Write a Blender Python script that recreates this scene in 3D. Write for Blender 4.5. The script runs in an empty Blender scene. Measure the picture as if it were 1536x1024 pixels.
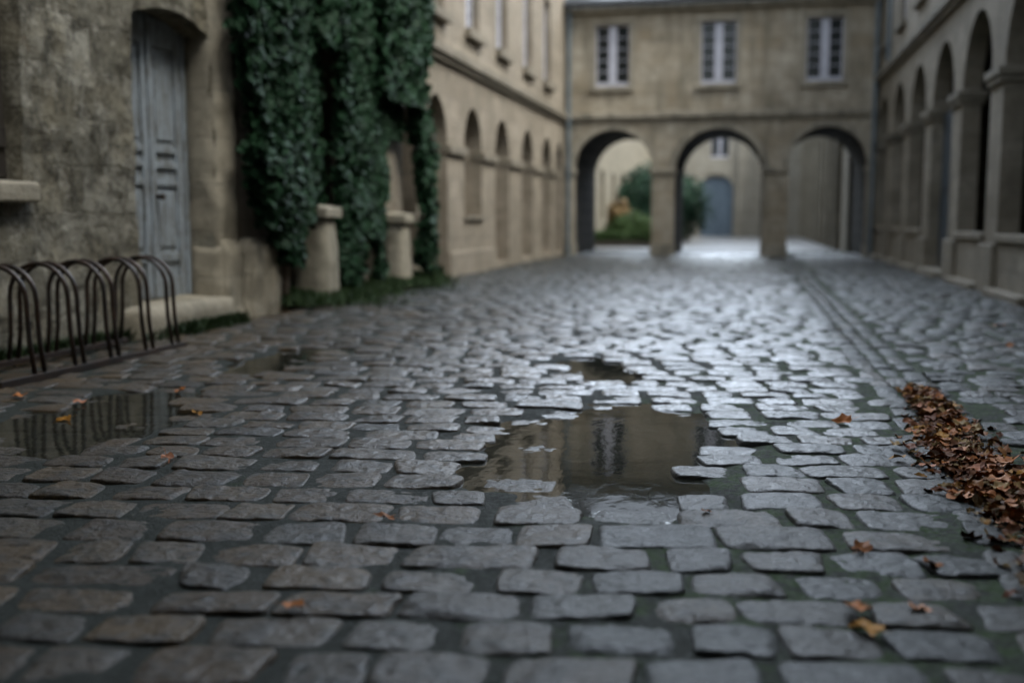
import bpy, math, random
import numpy as np
from mathutils import Vector, noise as mnoise
random.seed(7); RNG = np.random.default_rng(11)
SC = bpy.context.scene
COL = SC.collection
PI = math.pi

# ------------------------------------------------------------------ helpers
class MB:
    """collects verts/faces, then links them as ONE mesh object"""
    def __init__(s): s.v = []; s.f = []
    def quad(s, *p):
        b = len(s.v); s.v += [tuple(q) for q in p]; s.f.append(tuple(range(b, b+len(p))))
    def box(s, x0, x1, y0, y1, z0, z1, T=None):
        T = T or (lambda a, b, c: (a, b, c))
        b = len(s.v)
        s.v += [T(x, y, z) for z in (z0, z1) for y in (y0, y1) for x in (x0, x1)]
        for q in ((0,2,3,1),(4,5,7,6),(0,1,5,4),(2,6,7,3),(0,4,6,2),(1,3,7,5)):
            s.f.append(tuple(b+i for i in q))
        return s
    def tube(s, pts, r, n=10, cap=True):
        pts = [Vector(p) for p in pts]; rings = []
        rr = r if isinstance(r, (list, tuple)) else [r]*len(pts)
        up = None
        for i, p in enumerate(pts):
            d = (pts[min(i+1, len(pts)-1)] - pts[max(i-1, 0)]).normalized()
            if up is None:
                up = d.orthogonal().normalized()
            up = (up - d*up.dot(d)).normalized()
            w = d.cross(up); b = len(s.v)
            for k in range(n):
                a = 2*PI*k/n
                s.v.append(tuple(p + (up*math.cos(a) + w*math.sin(a))*rr[i]))
            rings.append(b)
        for a, b in zip(rings, rings[1:]):
            for k in range(n):
                s.f.append((a+k, a+(k+1) % n, b+(k+1) % n, b+k))
        if cap:
            s.f.append(tuple(rings[0]+k for k in range(n))[::-1]); s.f.append(tuple(rings[-1]+k for k in range(n)))
        return s
    def build(s, name, mat, parent=None, smooth=False, bevel=0):
        me = bpy.data.meshes.new(name); me.from_pydata(s.v, [], s.f); me.update()
        return link(name, me, mat, parent, smooth, bevel)

def link(name, me, mat, parent=None, smooth=False, bevel=0):
    o = bpy.data.objects.new(name, me); COL.objects.link(o)
    if mat: me.materials.append(mat)
    if parent:
        o.parent = parent; o.location = -parent.location
    if smooth:
        me.polygons.foreach_set('use_smooth', [True]*len(me.polygons))
    if bevel:
        m = o.modifiers.new('bevel', 'BEVEL'); m.width = bevel; m.segments = 2; m.limit_method = 'ANGLE'
    return o

def tag(o, label=None, cat=None, group=None, kind=None):
    for k, v in (('label', label), ('category', cat), ('group', group), ('kind', kind)):
        if v: o[k] = v
    return o
def thing(name, label, cat, loc=(0, 0, 0), group=None):
    o = bpy.data.objects.new(name, None); COL.objects.link(o); o.location = loc
    o.empty_display_size = .2
    return tag(o, label, cat, group)

def np_mesh(name, verts, faces, attrs=None):
    """verts (N,3), faces (M,k) numpy"""
    me = bpy.data.meshes.new(name)
    M, k = faces.shape
    me.vertices.add(len(verts)); me.vertices.foreach_set('co', verts.astype(np.float32).ravel())
    me.loops.add(M*k); me.loops.foreach_set('vertex_index', faces.astype(np.int32).ravel())
    me.polygons.add(M); me.polygons.foreach_set('loop_start', np.arange(0, M*k, k, dtype=np.int32))
    me.update(calc_edges=True); me.validate()
    if attrs is not None:
        a = me.attributes.new('tint', 'FLOAT_COLOR', 'POINT')
        a.data.foreach_set('color', attrs.astype(np.float32).ravel())
    return me

def vn(x, y, seed=0):
    """2-D value noise, -1..1"""
    x = np.asarray(x, float); y = np.asarray(y, float)
    xi = np.floor(x).astype(np.int64); yi = np.floor(y).astype(np.int64)
    fx = x-xi; fy = y-yi; fx = fx*fx*(3-2*fx); fy = fy*fy*(3-2*fy)
    def h(a, b):
        n = (a*374761393 + b*668265263 + seed*1442695041) & 0xffffffff
        n = ((n ^ (n >> 13))*1274126177) & 0xffffffff
        return ((n ^ (n >> 16)) & 0xffff)/32767.5-1
    return (h(xi, yi)*(1-fx)+h(xi+1, yi)*fx)*(1-fy) + (h(xi, yi+1)*(1-fx)+h(xi+1, yi+1)*fx)*fy
def fbm(x, y, seed=0, o=3):
    s = 0; a = 1
    for i in range(o):
        s = s + a*vn(x*2**i, y*2**i, seed+i*17); a *= .5
    return s/1.75

# ------------------------------------------------------------------ materials
def newmat(name):
    m = bpy.data.materials.new(name); m.use_nodes = True
    nt = m.node_tree; nt.nodes.clear()
    out = nt.nodes.new('ShaderNodeOutputMaterial'); b = nt.nodes.new('ShaderNodeBsdfPrincipled')
    nt.links.new(b.outputs[0], out.inputs[0])
    return m, nt, b
class G:
    """tiny node-graph helper"""
    def __init__(s, nt): s.nt = nt
    def n(s, t, **kw):
        nd = s.nt.nodes.new('ShaderNode'+t)
        for k, v in kw.items(): setattr(nd, k, v)
        return nd
    def set(s, inp, v):
        if hasattr(v, 'is_linked') or isinstance(v, bpy.types.NodeSocket): s.nt.links.new(v, inp)
        elif isinstance(v, (tuple, list)) and len(v) == 3 and inp.type == 'RGBA': inp.default_value = (*v, 1)
        else: inp.default_value = v
    def noise(s, vec, scale, detail=4, rough=.6, dist=0):
        nd = s.n('TexNoise'); s.set(nd.inputs['Vector'], vec)
        nd.inputs['Scale'].default_value = scale; nd.inputs['Detail'].default_value = detail
        nd.inputs['Roughness'].default_value = rough; nd.inputs['Distortion'].default_value = dist
        return nd.outputs['Fac']
    def ramp(s, fac, a, b, c0=0., c1=1.):
        nd = s.n('MapRange'); nd.clamp = True; nd.interpolation_type = 'SMOOTHSTEP'
        s.set(nd.inputs[0], fac); nd.inputs[1].default_value = a; nd.inputs[2].default_value = b
        nd.inputs[3].default_value = c0; nd.inputs[4].default_value = c1
        return nd.outputs[0]
    def mix(s, fac, a, b, mode='MIX'):
        nd = s.n('Mix', data_type='RGBA', blend_type=mode); nd.clamp_factor = True
        s.set(nd.inputs[0], fac); s.set(nd.inputs[6], a); s.set(nd.inputs[7], b)
        return nd.outputs[2]
    def math(s, op, a, b=0.):
        nd = s.n('Math', operation=op); s.set(nd.inputs[0], a); s.set(nd.inputs[1], b)
        return nd.outputs[0]
    def bump(s, h, strength, dist, normal=None):
        nd = s.n('Bump'); s.set(nd.inputs['Height'], h); nd.inputs['Strength'].default_value = strength
        nd.inputs['Distance'].default_value = dist
        if normal is not None: s.set(nd.inputs['Normal'], normal)
        return nd.outputs[0]
    def pos(s): return s.n('NewGeometry').outputs['Position']
    def scaled(s, vec, sc):
        nd = s.n('Mapping'); s.set(nd.inputs['Vector'], vec); nd.inputs['Scale'].default_value = sc
        return nd.outputs[0]

def stone(name, c1, c2, plane, mortar=(.2, .18, .15), bw=.62, rh=.33, dark=(.09, .085, .065), grime=.6, rough=.8, msize=.011, brickamt=1., seed=0.):
    m, nt, b = newmat(name); g = G(nt)
    p = g.pos(); sep = g.n('SeparateXYZ'); g.set(sep.inputs[0], p)
    cmb = g.n('CombineXYZ')
    b.inputs['Specular IOR Level'].default_value = .12 if 'dark' in name or 'loggia' in name else .3
    order = {'x': (1, 2, 0), 'y': (0, 2, 1)}[plane]
    for i, k in enumerate(order): nt.links.new(sep.outputs[k], cmb.inputs[i])
    nd = g.n('TexNoise'); g.set(nd.inputs['Vector'], p); nd.inputs['Scale'].default_value = 2.2; nd.inputs['Detail'].default_value = 3
    off = g.n('VectorMath', operation='MULTIPLY_ADD'); nt.links.new(nd.outputs['Color'], off.inputs[0])
    off.inputs[1].default_value = (.05, .05, 0); nt.links.new(cmb.outputs[0], off.inputs[2])
    br = g.n('TexBrick'); nt.links.new(off.outputs[0], br.inputs['Vector'])
    br.inputs['Scale'].default_value = 1; br.inputs['Brick Width'].default_value = bw; br.inputs['Row Height'].default_value = rh
    br.inputs['Mortar Size'].default_value = msize; br.inputs['Mortar Smooth'].default_value = .4; br.inputs['Bias'].default_value = 0
    br.inputs['Color1'].default_value = (0, 0, 0, 1); br.inputs['Color2'].default_value = (1, 1, 1, 1); br.inputs['Mortar'].default_value = (.5, .5, .5, 1)
    shift = g.n('VectorMath', operation='ADD'); g.set(shift.inputs[0], cmb.outputs[0]); shift.inputs[1].default_value = (seed*7.3, seed*3.1, seed)
    v2 = shift.outputs[0]
    n1 = g.noise(v2, .9, 5, .65); n2 = g.noise(v2, 5, 6, .7); n3 = g.noise(v2, 28, 4, .7)
    streak = g.noise(g.scaled(v2, (2.6, .3, 1)), 1.3, 5, .65)
    f = g.math('ADD', g.math('MULTIPLY', br.outputs['Color'], .5*brickamt), g.math('MULTIPLY', g.ramp(n1, .36, .64), .6))
    col = g.mix(f, c1, c2)
    col = g.mix(g.math('MULTIPLY', g.ramp(n2, .42, .75), .55), col, tuple(x*.62 for x in c1))
    col = g.mix(g.math('MULTIPLY', br.outputs['Fac'], .6*brickamt), col, mortar)
    col = g.mix(g.math('MULTIPLY', g.ramp(streak, .46, .7), grime), col, dark)
    col = g.mix(g.math('MULTIPLY', g.ramp(g.noise(v2, 1.7, 6, .75), .5, .68), grime*.9), col, dark)
    col = g.mix(g.math('MULTIPLY', g.ramp(n3, .35, .75), .35), col, tuple(x*.5 for x in c2))
    g.set(b.inputs['Base Color'], col); b.inputs['Roughness'].default_value = rough
    h = g.math('SUBTRACT', g.math('ADD', g.math('MULTIPLY', n2, .8), g.math('MULTIPLY', n3, .5)), g.math('MULTIPLY', br.outputs['Fac'], .6*brickamt))
    g.set(b.inputs['Normal'], g.bump(h, .8, .03))
    return m

def flat(name, c, rough=.6, c2=None, scale=6, bump=0, metal=0, spec=.5):
    m, nt, b = newmat(name); g = G(nt); p = g.pos()
    n1 = g.noise(p, scale, 5, .65)
    col = g.mix(g.ramp(n1, .35, .7), c, c2 or tuple(x*.7 for x in c))
    g.set(b.inputs['Base Color'], col); b.inputs['Roughness'].default_value = rough; b.inputs['Metallic'].default_value = metal
    b.inputs['Specular IOR Level'].default_value = spec
    if bump: g.set(b.inputs['Normal'], g.bump(g.noise(p, scale*5, 4), bump, .01))
    return m

def painted_wood(name, c, under):
    m, nt, b = newmat(name); g = G(nt); p = g.pos()
    grain = g.noise(g.scaled(p, (14, 14, 1.1)), 2.2, 6, .7)
    chips = g.ramp(g.noise(g.scaled(p, (6, 6, 1.2)), 3.0, 8, .85), .46, .56)
    col = g.mix(g.ramp(grain, .3, .75), c, tuple(x*.6 for x in c))
    col = g.mix(g.math('MULTIPLY', chips, .8), col, under)
    g.set(b.inputs['Base Color'], col); b.inputs['Roughness'].default_value = .55
    g.set(b.inputs['Normal'], g.bump(grain, .4, .01))
    return m

def leafmat(name, rough=.45, trans=0., spec=.5):
    m, nt, b = newmat(name); g = G(nt)
    at = g.n('Attribute', attribute_name='tint')
    n = g.noise(g.pos(), 40, 3)
    g.set(b.inputs['Base Color'], g.mix(g.math('MULTIPLY', g.ramp(n, .3, .8), .5), at.outputs['Color'], (.02, .018, .01)))
    b.inputs['Roughness'].default_value = rough; b.inputs['Specular IOR Level'].default_value = spec
    return m

M = {}
def plaster():
    m, nt, b = newmat('old_patched_plaster'); g = G(nt); p = g.pos()
    nd = g.n('TexNoise'); g.set(nd.inputs['Vector'], p); nd.inputs['Scale'].default_value = 3; nd.inputs['Detail'].default_value = 4
    wv = g.n('VectorMath', operation='MULTIPLY_ADD'); nt.links.new(nd.outputs['Color'], wv.inputs[0]); wv.inputs[1].default_value = (.22, .22, .22); nt.links.new(p, wv.inputs[2])
    wv.inputs[1].default_value = (.16, .16, .16)
    sx = g.n('SeparateXYZ'); nt.links.new(wv.outputs[0], sx.inputs[0]); cx = g.n('CombineXYZ'); nt.links.new(sx.outputs[1], cx.inputs[0]); nt.links.new(sx.outputs[2], cx.inputs[1])
    br = g.n('TexBrick'); nt.links.new(cx.outputs[0], br.inputs['Vector']); br.inputs['Scale'].default_value = 1
    br.inputs['Brick Width'].default_value = .58; br.inputs['Row Height'].default_value = .37; br.inputs['Mortar Size'].default_value = .018; br.inputs['Mortar Smooth'].default_value = .8; br.offset_frequency = 2; br.squash = 1.4
    br.inputs['Color1'].default_value = (0, 0, 0, 1); br.inputs['Color2'].default_value = (1, 1, 1, 1); br.inputs['Mortar'].default_value = (.3, .3, .3, 1)
    joint = br.outputs['Fac']; sc = g.n('SeparateColor'); nt.links.new(br.outputs['Color'], sc.inputs[0])
    expo = g.ramp(g.noise(p, .9, 4, .6), .42, .56)
    n1 = g.noise(p, 1.1, 6, .7); n2 = g.noise(p, 5.5, 7, .75); n3 = g.noise(p, 24, 5, .75)
    streak = g.noise(g.scaled(p, (2.2, 2.2, .35)), 1.2, 6, .7)
    pl_ = g.mix(g.ramp(n1, .3, .7), (.135, .12, .082), (.30, .265, .19))
    st_ = g.mix(sc.outputs[0], (.155, .14, .102), (.37, .35, .29))
    col = g.mix(g.math('MULTIPLY', expo, .8), pl_, st_)
    col = g.mix(g.math('MULTIPLY', g.math('MULTIPLY', joint, expo), .28), col, (.09, .08, .06))
    col = g.mix(g.math('MULTIPLY', g.ramp(n2, .44, .62), .9), col, (.075, .066, .045))
    col = g.mix(g.math('MULTIPLY', g.ramp(n3, .52, .7), .75), col, (.04, .036, .028))
    col = g.mix(g.math('MULTIPLY', g.ramp(streak, .5, .75), .6), col, (.08, .077, .055))
    col = g.mix(g.math('MULTIPLY', g.ramp(g.noise(p, 2.6, 4, .6, 1.), .68, .76), .6), col, (.2, .1, .055))
    col = g.mix(g.math('MULTIPLY', g.ramp(g.noise(p, 4.2, 6, .7), .55, .66), .6), col, (.42, .39, .32))
    g.set(b.inputs['Base Color'], col); b.inputs['Roughness'].default_value = .8; b.inputs['Specular IOR Level'].default_value = .25
    h = g.math('ADD', g.math('ADD', g.math('MULTIPLY', n2, 1.5), g.math('MULTIPLY', n3, .6)), g.math('MULTIPLY', g.math('MULTIPLY', joint, expo), -.16))
    g.set(b.inputs['Normal'], g.bump(h, 1., .05))
    return m
M['old'] = plaster()
M['oldtrim'] = stone('door_surround_stone', (.27, .235, .175), (.36, .32, .245), 'x', bw=1.4, rh=.45, grime=.45, brickamt=.5, seed=2)
M['wing'] = stone('left_wing_stone', (.18, .15, .112), (.33, .285, .227), 'x', bw=.7, rh=.34, grime=.6, dark=(.16, .14, .105), seed=1)
M['gate'] = stone('gatehouse_stone', (.26, .21, .14), (.47, .42, .335), 'y', bw=.75, rh=.36, grime=.7, dark=(.14, .125, .09), seed=3)
M['gatetrim'] = stone('gatehouse_trim', (.30, .27, .21), (.38, .34, .27), 'y', bw=1.2, rh=.5, grime=.7, dark=(.11, .105, .085), seed=4)
M['wingtrim'] = stone('left_wing_trim', (.17, .15, .115), (.24, .21, .165), 'x', bw=1.1, rh=.5, grime=.7, dark=(.09, .08, .06), seed=5)
M['right'] = stone('right_arcade_stone', (.17, .145, .105), (.30, .27, .215), 'x', bw=.7, rh=.34, grime=.45, dark=(.12, .11, .085), seed=6)
M['righttrim'] = stone('right_arcade_trim', (.16, .145, .11), (.24, .215, .17), 'x', bw=1.1, rh=.5, grime=.7, dark=(.08, .075, .06), seed=7)
M['inner'] = stone('loggia_wall', (.022, .019, .014), (.04, .033, .024), 'x', bw=.8, rh=.4, grime=.7, dark=(.07, .06, .045), seed=8)  # shade of the deep loggia put into a near-black stone colour
M['vault'] = stone('shade_dark_vault', (.03, .029, .024), (.05, .047, .04), 'x', bw=.7, rh=.35, grime=.5, dark=(.035, .034, .03), seed=13)  # passage shade put into a darker stone colour
M['post'] = stone('post_stone', (.30, .27, .205), (.39, .35, .28), 'x', bw=2, rh=2, grime=.5, dark=(.13, .125, .09), seed=9, brickamt=.2)
M['rear'] = stone('rear_building_stone', (.25, .23, .19), (.34, .32, .27), 'y', bw=.8, rh=.4, grime=.35, dark=(.2, .18, .14), seed=10)
M['rearx'] = stone('rear_wing_stone', (.18, .16, .12), (.27, .245, .19), 'x', bw=.8, rh=.4, grime=.35, dark=(.2, .18, .14), seed=12)
M['slate'] = flat('slate_roof', (.045, .05, .06), .5, (.07, .075, .085), 3, .3)
M['zinc'] = flat('zinc_downpipe', (.13, .165, .19), .5, (.09, .115, .13), 3, 0, .2)
M['white'] = flat('white_window_paint', (.46, .465, .53), .5, (.38, .385, .44), 5)
M['shutter'] = flat('grey_white_shutter', (.55, .56, .6), .6, (.42, .43, .47), 5)
M['glass'] = flat('dark_window_glass', (.012, .016, .017), .12, (.02, .024, .025), 2, spec=.25)
M['bluedoor'] = painted_wood('weathered_blue_grey_paint', (.34, .385, .425), (.12, .115, .10))
M['oldwood'] = flat('dark_weathered_boards', (.018, .014, .011), .8, (.04, .032, .024), 5, .4)
M['navyshade'] = flat('dark_navy_shade', (.02, .035, .05), .45, (.03, .045, .06), 4)  # dark navy standing in for the unlit interior behind the arch
M['reardoor'] = flat('faded_blue_door_paint', (.10, .14, .185), .55, (.075, .11, .15), 3)
M['iron'] = flat('rusty_dark_iron', (.022, .018, .016), .42, (.05, .028, .018), 9, .3, .3)
M['bark'] = flat('ivy_stem_bark', (.13, .095, .07), .85, (.2, .16, .125), 12, .8)
M['void'] = flat('dark_brown_interior', (.03, .027, .022), .9)  # mottled dark brown for interiors
M['leaf'] = leafmat('ivy_leaf', .6, spec=.12)
M['dead'] = leafmat('dead_leaf', .6, spec=.08)
M['grassm'] = leafmat('grass_blade', .6, spec=.3)

# ------------------------------------------------------------------ walls with openings
def TX(x0, sgn): return lambda u, n, z: (x0+sgn*n, u, z)       # wall along Y, outward normal sgn*X
def TY(y0, sgn): return lambda u, n, z: (u, y0+sgn*n, z)       # wall along X, outward normal sgn*Y

def arch_top(o, u):
    c = (o['a']+o['b'])/2; r = (o['b']-o['a'])/2; t = max(-1, min(1, (u-c)/r))
    if o.get('seg'): return o['zs']+o['rise']*(1-t*t)
    return o['zs']+o['rise']*math.sqrt(max(0, 1-t*t))

def wall(mb, T, u0, u1, z0, z1, thick, ops, step=None, disp=None):
    """one wall as a closed mesh; ops: dict a,b,zb,zs,rise,depth(None=through)"""
    D = disp or (lambda u, z: 0)
    P = lambda u, n, z: T(u, n+D(u, z)*max(0, 1+n/.3), z)
    bps = {u0, u1}
    for o in ops:
        o.setdefault('rise', 0); o.setdefault('depth', None)
        N = 18 if o['rise'] else 1
        c = (o['a']+o['b'])/2; r = (o['b']-o['a'])/2
        o['us'] = [c-r*math.cos(PI*k/N) for k in range(N+1)]
        bps.update(round(x, 5) for x in o['us'])
    bps = sorted(bps)
    if step:
        nb = []
        for a, b in zip(bps, bps[1:]):
            k = max(1, int((b-a)/step)); nb += [a+(b-a)*i/k for i in range(k)]
        bps = nb+[bps[-1]]
    def zsplit(lo, hi):
        if not step: return [0., 1.]
        k = max(1, int((hi-lo)/step)); return [i/k for i in range(k+1)]
    def strip(ua, ub, n, lo, hi):           # lo/hi: (z at ua, z at ub)
        ts = zsplit(min(lo), max(hi))
        for t0, t1 in zip(ts, ts[1:]):
            L = lambda e, t: lo[e]+(hi[e]-lo[e])*t
            mb.quad(P(ua, n, L(0, t0)), P(ub, n, L(1, t0)), P(ub, n, L(1, t1)), P(ua, n, L(0, t1)))
    for n, thr in ((0, False), (-thick, True)):
        for ua, ub in zip(bps, bps[1:]):
            um = (ua+ub)/2
            cov = sorted([o for o in ops if o['a'] < um < o['b'] and (not thr or o['depth'] is None)], key=lambda o: o['zb'])
            lo = (z0, z0)
            for o in cov:
                if o['zb'] > lo[0]+1e-4: strip(ua, ub, n, lo, (o['zb'],)*2)
                lo = (arch_top(o, ua), arch_top(o, ub))
            strip(ua, ub, n, lo, (z1, z1))
    for o in ops:
        d = -(o['depth'] or thick)
        for u in (o['a'], o['b']):
            for t0, t1 in zip(*(lambda q: (q, q[1:]))(zsplit(o['zb'], o['zs']))):
                za = o['zb']+(o['zs']-o['zb'])*t0; zc = o['zb']+(o['zs']-o['zb'])*t1
                mb.quad(P(u, 0, za), P(u, d, za), P(u, d, zc), P(u, 0, zc))
        us = [u for u in bps if o['a']-1e-4 <= u <= o['b']+1e-4]
        for ua, ub in zip(us, us[1:]):
            mb.quad(P(ua, 0, arch_top(o, ua)), P(ub, 0, arch_top(o, ub)), P(ub, d, arch_top(o, ub)), P(ua, d, arch_top(o, ua)))
            if o['zb'] > z0+1e-4:
                mb.quad(P(ua, 0, o['zb']), P(ub, 0, o['zb']), P(ub, d, o['zb']), P(ua, d, o['zb']))
            if o['depth'] is not None:
                mb.quad(P(ua, d, o['zb']), P(ub, d, o['zb']), P(ub, d, arch_top(o, ub)), P(ua, d, arch_top(o, ua)))
    mb.quad(T(u0, 0, z1), T(u1, 0, z1), T(u1, -thick, z1), T(u0, -thick, z1))
    for u in (u0, u1): mb.quad(T(u, 0, z0), T(u, -thick, z0), T(u, -thick, z1), T(u, 0, z1))
    return mb

def rough_box(mb, x0, x1, y0, y1, z0, z1, T, amp=.03, step=.07, taper=0., rnd=.05):
    """weathered block: gridded faces pushed about by 3-D noise, worn edges"""
    lo = (x0, y0, z0); hi = (x1, y1, z1); c = [(a+b)/2 for a, b in zip(lo, hi)]; hs = [(b-a)/2 for a, b in zip(lo, hi)]
    def P(q):
        q = list(q); e = [abs(q[i]-c[i])/hs[i] for i in range(3)]
        for i in range(3):
            o = [e[j] for j in range(3) if j != i]
            q[i] -= (q[i]-c[i])/hs[i]*rnd*(max(0, max(o)-.75)/.25)**2*(e[i] > .99)
        k = 1+taper*(1-(q[2]-z0)/(z1-z0))
        q[0] = c[0]+(q[0]-c[0])*k; q[1] = c[1]+(q[1]-c[1])*k
        p = Vector(T(*q))
        n = mnoise.noise_vector(p*3.1)*amp + mnoise.noise_vector(p*9.3)*amp*.5
        return tuple(p+n)
    for ax in range(3):
        a, b = [i for i in range(3) if i != ax]
        na = max(2, int(hs[a]*2/step)); nb = max(2, int(hs[b]*2/step))
        for v in (lo[ax], hi[ax]):
            base = len(mb.v)
            for i in range(na+1):
                for j in range(nb+1):
                    q = [0, 0, 0]; q[ax] = v; q[a] = lo[a]+(hi[a]-lo[a])*i/na; q[b] = lo[b]+(hi[b]-lo[b])*j/nb
                    mb.v.append(P(q))
            for i in range(na):
                for j in range(nb):
                    k = base+i*(nb+1)+j; mb.f.append((k, k+nb+1, k+nb+2, k+1))
    return mb
def band(mb, T, u0, u1, z0, z1, proj, back=.1):
    """string course: two-step moulding"""
    h = z1-z0
    mb.box(u0, u1, -back, proj, z0+h*.4, z1, T); mb.box(u0+.002, u1-.002, -back, proj*.55, z0, z0+h*.4-.001, T)
    return mb

def casement(root, T, a, b, zb, zt, n, stile=.24, rows=5, mat='white', name='window'):
    """white casement: frame with one stout centre stile, two columns of panes"""
    fr = MB(); w = .035; c = (a+b)/2
    fr.box(a, a+w, n, n+.06, zb, zt, T); fr.box(b-w, b, n, n+.06, zb, zt, T)
    fr.box(a+w, b-w, n, n+.058, zt-w, zt, T); fr.box(a+w, b-w, n, n+.062, zb, zb+.11, T)
    fr.box(c-stile/2, c+stile/2, n, n+.075, zb+.11, zt-w, T)
    for k in range(1, rows):
        z = zb+.11+(zt-w-zb-.11)*k/rows
        fr.box(a+w, c-stile/2, n+.012, n+.045, z-.009, z+.009, T); fr.box(c+stile/2, b-w, n+.012, n+.045, z-.009, z+.009, T)
    f = fr.build(name, M[mat], root)
    gl = MB().box(a+.01, b-.01, n+.004, n+.02, zb+.01, zt-.01, T)
    o = gl.build('pane', M['glass'], f); o.location = (0, 0, 0)
    return f

def downpipe(root, x, y, ztop, zbot=0.02, r=.055):
    mb = MB(); mb.tube([(x, y, zbot), (x, y, ztop)], r, 12)
    z = zbot+.4
    while z < ztop: mb.tube([(x, y, z), (x, y, z+.06)], r*1.25, 12); z += 2.0
    return mb.build('downpipe', M['zinc'], root)

def roof(root, T, u0, u1, z, rise, depth, over=.35):
    mb = MB(); t = .12
    k = rise/depth
    for s in (0, t):
        pass
    mb.v += [T(u0, over, z-over*k), T(u1, over, z-over*k), T(u1, -depth, z+rise), T(u0, -depth, z+rise)]
    mb.v += [T(u0, over, z-over*k+t), T(u1, over, z-over*k+t), T(u1, -depth, z+rise+t), T(u0, -depth, z+rise+t)]
    mb.f += [(0,1,2,3),(4,5,6,7),(0,1,5,4),(1,2,6,5),(2,3,7,6),(3,0,4,7)]
    return mb.build('roof', M['slate'], root)

# ================================================================== SETTING: ground
XL, XR, YF = -5.05, 3.2, 29.5
WATER = -.016
PUD = [  # x, y, rx, ry, depth, rot
    (-.58, 4.62, .54, 1.02, .042, .05), (-3.2, 4.75, .40, .9, .034, .12), (-3.2, 7.1, .28, .9, .032, .0),
    (-.98, 7.15, .26, .55, .06, .1)]
def ground_z(x, y):
    z = .013*fbm(x*.55+3, y*.45+9, 5, 2) + .004
    for (cx, cy, rx, ry, d, ro) in PUD:
        c, s = math.cos(ro), math.sin(ro)
        u = ((x-cx)*c+(y-cy)*s)/rx; v = (-(x-cx)*s+(y-cy)*c)/ry
        q = np.sqrt(u*u+v*v) + .32*vn(x*2.6, y*2.2, 31) + .2*vn(x*6, y*5, 33)
        t = np.clip((1.42-q)/.85, 0, 1)
        z = z - d*t*t*(3-2*t)
    gutter = np.exp(-((x-.95)/.16)**2)
    return z - .012*gutter

def setts(p0, p1, q0, q1, alpha, rowh, wmin, wmax, xmin, xmax, seed, crown, gap=.024):
    """lays rows of rounded setts; returns arrays (cx, cy, hw, hh)"""
    r = random.Random(seed); L = []; q = q0; k = 0
    while q < q1:
        h = rowh*r.uniform(.86, 1.16); p = p0-r.random()*wmax
        while p < p1:
            w = r.uniform(wmin, wmax)
            if r.random() < .12: w *= 1.25
            gx = gap*r.uniform(.45, 1.3); gy = gap*r.uniform(.35, .65)
            L.append((p+w/2, q+h/2, (w-gx)/2, (h-gy)/2*.975)); p += w
        q += h; k += 1
    A = np.array(L); ca, sa = math.cos(alpha), math.sin(alpha)
    pc, qc, hw, hh = A.T
    qc = qc + .05*vn(pc*.5, qc*.35, seed+3) + .005*vn(pc*2, qc*5, seed+4)
    return pc, qc, hw, hh, ca, sa

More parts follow.
